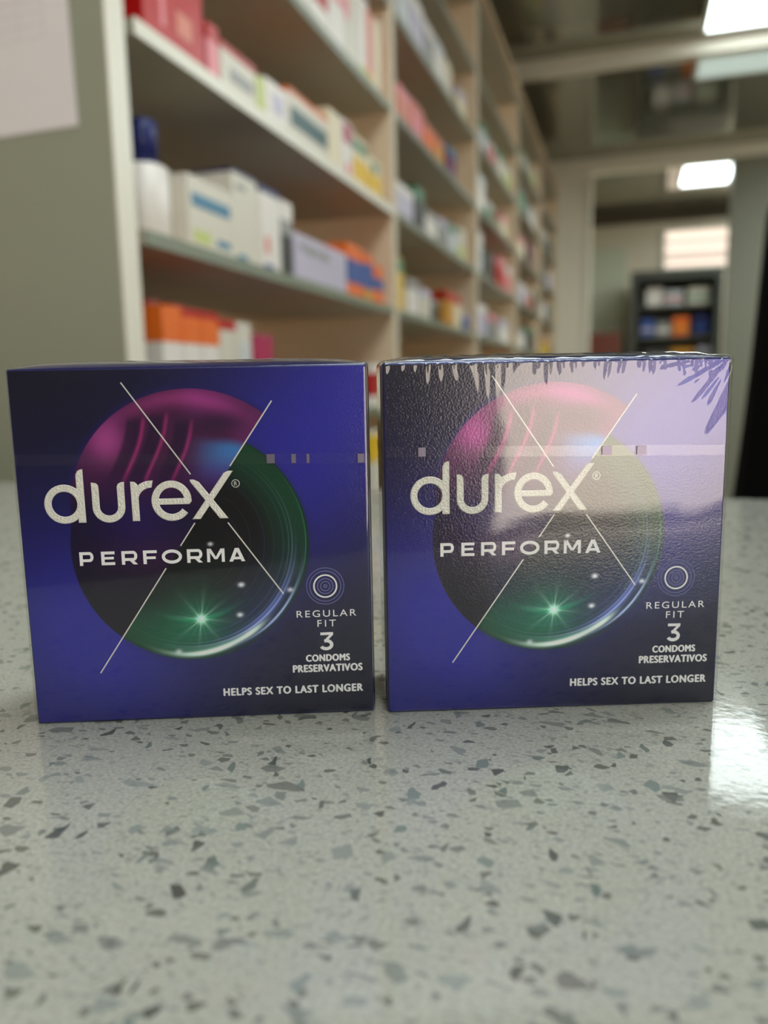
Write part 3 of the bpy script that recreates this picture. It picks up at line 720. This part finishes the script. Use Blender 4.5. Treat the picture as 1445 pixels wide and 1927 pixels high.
def fit_text(body, u0, u1, v0, v1, material, spacing=1.0, bold=0.0, thick=.03, name='lettering', y=-.30, parent=None):
    cu = bpy.data.curves.new('txt', 'FONT'); cu.body = body; cu.size = 1.0; cu.space_character = spacing
    cu.resolution_u = 6
    to = bpy.data.objects.new('txt', cu); col.objects.link(to)
    dg = bpy.context.evaluated_depsgraph_get(); me = bpy.data.meshes.new_from_object(to.evaluated_get(dg))
    bpy.data.objects.remove(to); bpy.data.curves.remove(cu)
    n = len(me.vertices); co = np.empty(n*3, np.float32); me.vertices.foreach_get('co', co); co = co.reshape(-1, 3)
    lo, hi = co.min(0), co.max(0)
    X = u0+(co[:, 0]-lo[0])/(hi[0]-lo[0])*(u1-u0); Z = v0+(co[:, 1]-lo[1])/(hi[1]-lo[1])*(v1-v0)
    bulge = -.12*np.sin(np.pi*X/W_)*np.sin(np.pi*Z/H_)
    out = np.stack([(X-W_/2)*MM, (y*.2+bulge)*MM+X*0, Z*MM], -1).astype(np.float32)
    me.vertices.foreach_set('co', out.ravel()); me.update()
    bm = bmesh.new(); bm.from_mesh(me); bmesh.ops.remove_doubles(bm, verts=bm.verts, dist=1e-7)
    if bold:
        geo = list(bm.verts)+list(bm.edges)+list(bm.faces)
        for sx, sz in ((-1, 0), (1, 0), (0, 1), (0, -1)):
            dup = bmesh.ops.duplicate(bm, geom=geo)
            for g_ in dup['geom']:
                if isinstance(g_, bmesh.types.BMVert): g_.co.x += sx*bold*MM; g_.co.z += sz*bold*MM*.6
    bmesh.ops.recalc_face_normals(bm, faces=bm.faces)
    if sum(f.normal.y for f in bm.faces) > 0: bmesh.ops.reverse_faces(bm, faces=bm.faces)
    r = bmesh.ops.extrude_face_region(bm, geom=list(bm.faces))
    for v in [g for g in r['geom'] if isinstance(g, bmesh.types.BMVert)]: v.co.y -= thick*MM
    bmesh.ops.recalc_face_normals(bm, faces=bm.faces)
    bm.to_mesh(me); bm.free(); me.name = name; me.materials.clear(); me.materials.append(material)
    return link(name, me, parent)

class Relief:
    """raised flat shapes on the packet front, in millimetres of the face"""
    def __init__(s, height=.12, inset=.10): s.bm = bmesh.new(); s.h = height; s.i = inset
    def P(s, u, v, e):
        b = .12*math.sin(math.pi*u/W_)*math.sin(math.pi*v/H_)
        return Vector(((u-W_/2)*MM, (-.02-b-e)*MM, v*MM))
    def strip(s, pts, w, closed=False, w_end=None):
        n = len(pts); prof = [(-.5, 0), (-.5, .5), (-.5+s.i/w, 1), (.5-s.i/w, 1), (.5, .5), (.5, 0)]
        rings = []
        for k, (x, y) in enumerate(pts):
            a = pts[(k-1) % n] if (closed or k > 0) else pts[k]; c = pts[(k+1) % n] if (closed or k < n-1) else pts[k]
            tx, ty = c[0]-a[0], c[1]-a[1]; l = math.hypot(tx, ty); nx, ny = -ty/l, tx/l
            ww = w if w_end is None else w+(w_end-w)*k/(n-1)
            rings.append([s.bm.verts.new(s.P(x+nx*q*ww, y+ny*q*ww, e*s.h)) for q, e in prof])
        for k in range(n if closed else n-1):
            a, c = rings[k], rings[(k+1) % n]
            for j in range(5): s.bm.faces.new((a[j], a[j+1], c[j+1], c[j]))
        if not closed:
            s.bm.faces.new(rings[0]); s.bm.faces.new(rings[-1])
    def prism(s, pts):
        n = len(pts); cx = sum(p[0] for p in pts)/n; cy = sum(p[1] for p in pts)/n
        a = sum(pts[k][0]*pts[(k+1) % n][1]-pts[(k+1) % n][0]*pts[k][1] for k in range(n))
        if a < 0: pts = pts[::-1]
        ins = []
        for k in range(n):
            p, q, r = pts[k-1], pts[k], pts[(k+1) % n]
            def nn(a_, b_):
                l = math.hypot(b_[0]-a_[0], b_[1]-a_[1]) or 1; return (-(b_[1]-a_[1])/l, (b_[0]-a_[0])/l)
            a1, a2 = nn(p, q), nn(q, r); mx, my = a1[0]+a2[0], a1[1]+a2[1]; l2 = max(mx*mx+my*my, .4)
            ins.append((q[0]+2*mx/l2*s.i, q[1]+2*my/l2*s.i))
        lo = [s.bm.verts.new(s.P(*p, 0)) for p in pts]; mid = [s.bm.verts.new(s.P(*p, s.h*.5)) for p in pts]; hi = [s.bm.verts.new(s.P(*p, s.h)) for p in ins]
        for k in range(n):
            s.bm.faces.new((lo[k], lo[(k+1) % n], mid[(k+1) % n], mid[k])); s.bm.faces.new((mid[k], mid[(k+1) % n], hi[(k+1) % n], hi[k]))
        s.bm.faces.new(hi)
    def build(s, name, m, parent):
        bmesh.ops.recalc_face_normals(s.bm, faces=s.bm.faces)
        me = bpy.data.meshes.new(name); s.bm.to_mesh(me); s.bm.free(); me.materials.append(m)
        return link(name, me, parent)
def arc(cx, cy, rx, a0, a1, n=40, ry=None):
    ry = ry or rx
    return [(cx+rx*math.cos(math.radians(a0+(a1-a0)*i/n)), cy+ry*math.sin(math.radians(a0+(a1-a0)*i/n))) for i in range(n+1)]

def logo(parent):
    S = 1.36
    L_ = []
    # d
    r = Relief(.16, .13); r.strip(arc(8.65, 43.5, 3.05, 0, 360, 60)[:-1], S, True)
    r.prism([(11.05, 39.9), (12.45, 39.9), (12.42, 50.05), (12.0, 50.02), (11.45, 49.75), (11.08, 49.0)])
    L_.append(r.build('logo_letter', M_silver, parent))
    # u
    r = Relief(.16, .13); r.strip([(14.48, 46.2)]+arc(16.85, 42.75, 2.37, 180, 360, 36, 2.28)+[(19.22, 46.2)], S)
    r.prism([(13.80, 46.1), (15.16, 46.1), (15.1, 46.9), (14.75, 47.3), (14.2, 47.46), (13.80, 47.48)])
    r.prism([(18.54, 46.1), (19.90, 46.1), (19.95, 47.48), (19.3, 47.42), (18.75, 47.1), (18.54, 46.6)])
    L_.append(r.build('logo_letter', M_silver, parent))
    # r
    r = Relief(.16, .13); r.prism([(21.12, 39.95), (22.48, 39.95), (22.48, 45.6), (22.40, 46.9), (21.9, 47.4), (21.08, 47.5)])
    r.strip(arc(25.1, 44.1, 3.3, 172, 102, 20, 2.85), S)
    r.prism([(24.35, 46.2), (25.0, 46.28), (25.3, 47.62), (24.3, 47.55)])
    L_.append(r.build('logo_letter', M_silver, parent))
    # e
    r = Relief(.16, .13); r.strip(arc(28.6, 43.65, 3.08, -38, -352, 60, 3.18)[::-1], S)
    r.prism([(25.9, 42.95), (31.9, 42.95), (32.36, 43.5), (32.3, 44.12), (25.9, 44.12)])
    L_.append(r.build('logo_letter', M_silver, parent))
    # x
    r = Relief(.16, .13); r.prism([(32.2, 47.6), (32.9, 47.6), (33.9, 47.1), (39.1, 40.05), (37.5, 40.05), (32.25, 47.2)])
    r.h = .19; r.prism([(32.3, 40.0), (33.85, 40.0), (40.35, 49.1), (39.3, 49.1), (38.6, 48.75)])
    L_.append(r.build('logo_letter', M_silver, parent))
    # registered mark
    r = Relief(.03, .02); r.strip(arc(40.75, 46.65, .72, 0, 360, 40)[:-1], .12, True); o = r.build('registered_mark', M_line, parent)
    fit_text('R', 40.47, 41.05, 46.25, 47.05, M_line, name='registered_letter', parent=parent)

def letters(parent):
    # PERFORMA, wide and heavy
    spans = [('P', 10.6, 13.4), ('E', 14.9, 17.6), ('R', 18.95, 22.1), ('F', 23.25, 26.0), ('O', 26.95, 31.0), ('R', 32.0, 35.1), ('M', 36.0, 39.55), ('A', 40.5, 43.6)]
    sc_ = (41.85-10.6)/(43.6-10.6)
    x = [(c, 10.6+(a-10.6)*sc_, 10.6+(b-10.6)*sc_) for c, a, b in spans]
    T = .62; vb, vt = 31.55, 34.2; vm = (vb+vt)/2
    for c, a, b in x:
        r = Relief(.04, .03)
        if c in 'PERF':
            r.prism([(a, vb), (a+T, vb), (a+T, vt), (a, vt)])
            r.prism([(a+.3, vt-.56), (b-(.75 if c in 'PR' else 0), vt-.56), (b-(.75 if c in 'PR' else 0), vt), (a+.3, vt)])
        if c == 'E':
            r.prism([(a+.3, vb), (b, vb), (b, vb+.56), (a+.3, vb+.56)]); r.prism([(a+.3, vm-.22), (b-.2, vm-.22), (b-.2, vm+.28), (a+.3, vm+.28)])
        if c == 'F': r.prism([(a+.3, vm-.38), (b-.25, vm-.38), (b-.25, vm+.14), (a+.3, vm+.14)])
        if c in 'PR':
            lo = vb+.72; ry = (vt-.28-lo-.26)/2; cy = lo+.26+ry
            r.strip(arc(b-.80, cy, .50, 90, -90, 14, ry), .56)
            r.prism([(a+.3, lo), (b-.75, lo), (b-.75, lo+.54), (a+.3, lo+.54)])
        if c == 'R': r.prism([(b-1.75, lo+.3), (b-.95, lo+.3), (b+.02, vb), (b-.78, vb)])
        if c == 'O': r.strip(arc((a+b)/2, vm, (b-a)/2-.31, 0, 360, 44, (vt-vb)/2-.24)[:-1], .60, True)
        if c == 'M':
            r.prism([(a, vb), (a+T-.04, vb), (a+T-.04, vt), (a, vt)]); r.prism([(b-T+.04, vb), (b, vb), (b, vt), (b-T+.04, vt)])
            m_ = (a+b)/2
            r.prism([(a+.05, vt), (a+.75, vt), (m_+.27, vb+.55), (m_-.27, vb+.55)]); r.prism([(b-.75, vt), (b-.05, vt), (m_+.27, vb+.55), (m_-.27, vb+.55)])
        if c == 'A':
            m_ = (a+b)/2
            r.prism([(a-.05, vb), (a+.65, vb), (m_+.30, vt), (m_-.38, vt)]); r.prism([(b-.65, vb), (b+.05, vb), (m_+.38, vt), (m_-.30, vt)])
            r.prism([(a+.6, vb+.42), (b-.6, vb+.42), (b-.75, vb+.92), (a+.75, vb+.92)])
        r.build('name_letter', M_white, parent)
    # numeral three with a flat top
    r = Relief(.04, .03)
    r.prism([(55.85, 16.2), (58.35, 16.2), (58.35, 16.75), (55.85, 16.75)])
    r.prism([(57.65, 16.25), (58.35, 16.25), (57.15, 15.0), (56.45, 15.0)])
    r.strip([(56.6, 15.0)]+arc(56.95, 14.22, 1.06, 88, -155, 40, .82), .66)
    r.build('count_numeral', M_white, parent)
    rows = [('REGULAR', 51.35, 63.0, 19.95, 21.3, 1.28, .0, 'fit_lettering'), ('FIT', 55.35, 58.95, 17.95, 19.3, 1.35, .0, 'fit_lettering'), 
            ('CONDOMS', 52.95, 61.45, 10.9, 12.25, 1.15, .10, 'contents_lettering'), ('PRESERVATIVOS', 50.3, 63.9, 8.75, 10.2, 1.12, .10, 'contents_lettering'),
            ('HELPS SEX TO LAST LONGER', 36.5, 63.9, 4.45, 5.95, 1.15, .10, 'claim_lettering')]
    for s_, u0, u1, v0, v1, sp, bo, nm in rows:
        fit_text(s_, u0, u1, v0, v1, M_white, sp, bo, name=nm, parent=parent)
    for rr, w_, mm_ in ((3.62, .20, M_dim), (3.02, .22, M_dim), (2.2, .30, M_white), (1.5, .26, M_dim), (.92, .24, M_dim), (.28, .28, M_dim)):
        r = Relief(.03, .02); r.strip(arc(57.1, 26.1, rr, 0, 360, 60)[:-1], w_, True); r.build('target_ring', mm_, parent)
    for a, c in (((20.57, 65.92), (32.4, 48.6)), ((38.95, 39.2), (48.97, 24.85)), ((48.15, 62.07), (39.85, 50.0)), ((32.71, 39.28), (29.75, 34.91)), ((26.77, 30.62), (12.87, 10.05))):
        r = Relief(.03, .03); n = 14; r.strip([(a[0]+(c[0]-a[0])*i/n, a[1]+(c[1]-a[1])*i/n) for i in range(n+1)], .24); r.build('silver_line', M_line, parent)

front_me = grid_front()
def packet(loc, rotz, label, amount):
    t = empty('condom_packet', loc, label, 'packet', None, rotz)
    body = rounded_shell(W_, D_, H_, .45, 0, top_bulge, 24, 10, 12, [M_navy], 'carton')
    link('carton', body, t)
    fp = link('front_panel', front_me, t)
    logo(fp); letters(fp)
    n = 190 if amount else 60
    fm_ = rounded_shell(W_, D_, H_, .75, .44 if amount else .38, film_disp(amount), n, 24, n, [M_film], 'film')
    fo = link('clear_film_wrap', fm_, t)
    # tear tape band around the packet
    bm = bmesh.new(); v0, v1 = (51.05, 53.1) if not amount else (51.05, 53.05); o_ = .58 if amount else .50
    tilt = -1.15 if not amount else -.9
    def ring(z, e):
        pts = []
        seg = [(-W_/2-e, -e), (W_/2+e, -e), (W_/2+e, D_+e), (-W_/2-e, D_+e)]
        for k in range(4):
            p, q = seg[k], seg[(k+1) % 4]
            for i in range(24):
                f = .02+.96*i/23; x = p[0]+(q[0]-p[0])*f; y = p[1]+(q[1]-p[1])*f
                dz = tilt*(x+W_/2)/W_
                bul = -.10*math.sin(math.pi*(x+W_/2)/W_) if k == 0 else 0
                pts.append((x*MM, (y+bul)*MM, (z+dz)*MM))
        return pts
    r0 = [bm.verts.new(p) for p in ring(v0, o_)]; r1 = [bm.verts.new(p) for p in ring(v1, o_)]
    for i in range(len(r0)): bm.faces.new((r0[i], r0[(i+1) % len(r0)], r1[(i+1) % len(r1)], r1[i]))
    me = bpy.data.meshes.new('tear_tape'); bm.to_mesh(me); bm.free(); me.materials.append(M_tape)
    tp = link('tear_tape', me, t)
    marks = ((47.6, .75), (51.9, .42), (54.6, .25), (64.6, .6)) if not amount else ((7.2, .7), (42.5, .9), (49.2, .9))
    mbs = MB(); hm = mat('holographic_mark', srgb(128, 120, 140), .3, .5)
    for u, hw in marks:
        vv = (v0+v1)/2+tilt*u/W_; b_ = .10*math.sin(math.pi*u/W_)
        mbs.box((u-W_/2-hw)*MM, (u-W_/2+hw)*MM, -(o_+b_+.05)*MM, -(o_+b_+.02)*MM, (vv-.85)*MM, (vv+.85)*MM, hm)
    mbs.build('holographic_mark', tp)
    return t
packet((-.0784, .1305, .90), math.radians(20.3), 'blue and purple condom packet with smooth unwrinkled film, standing on the left', 0)
packet((-.0132, .1529, .90), math.radians(19.43), 'blue and purple condom packet with crinkled reflective film, standing on the right', 1)
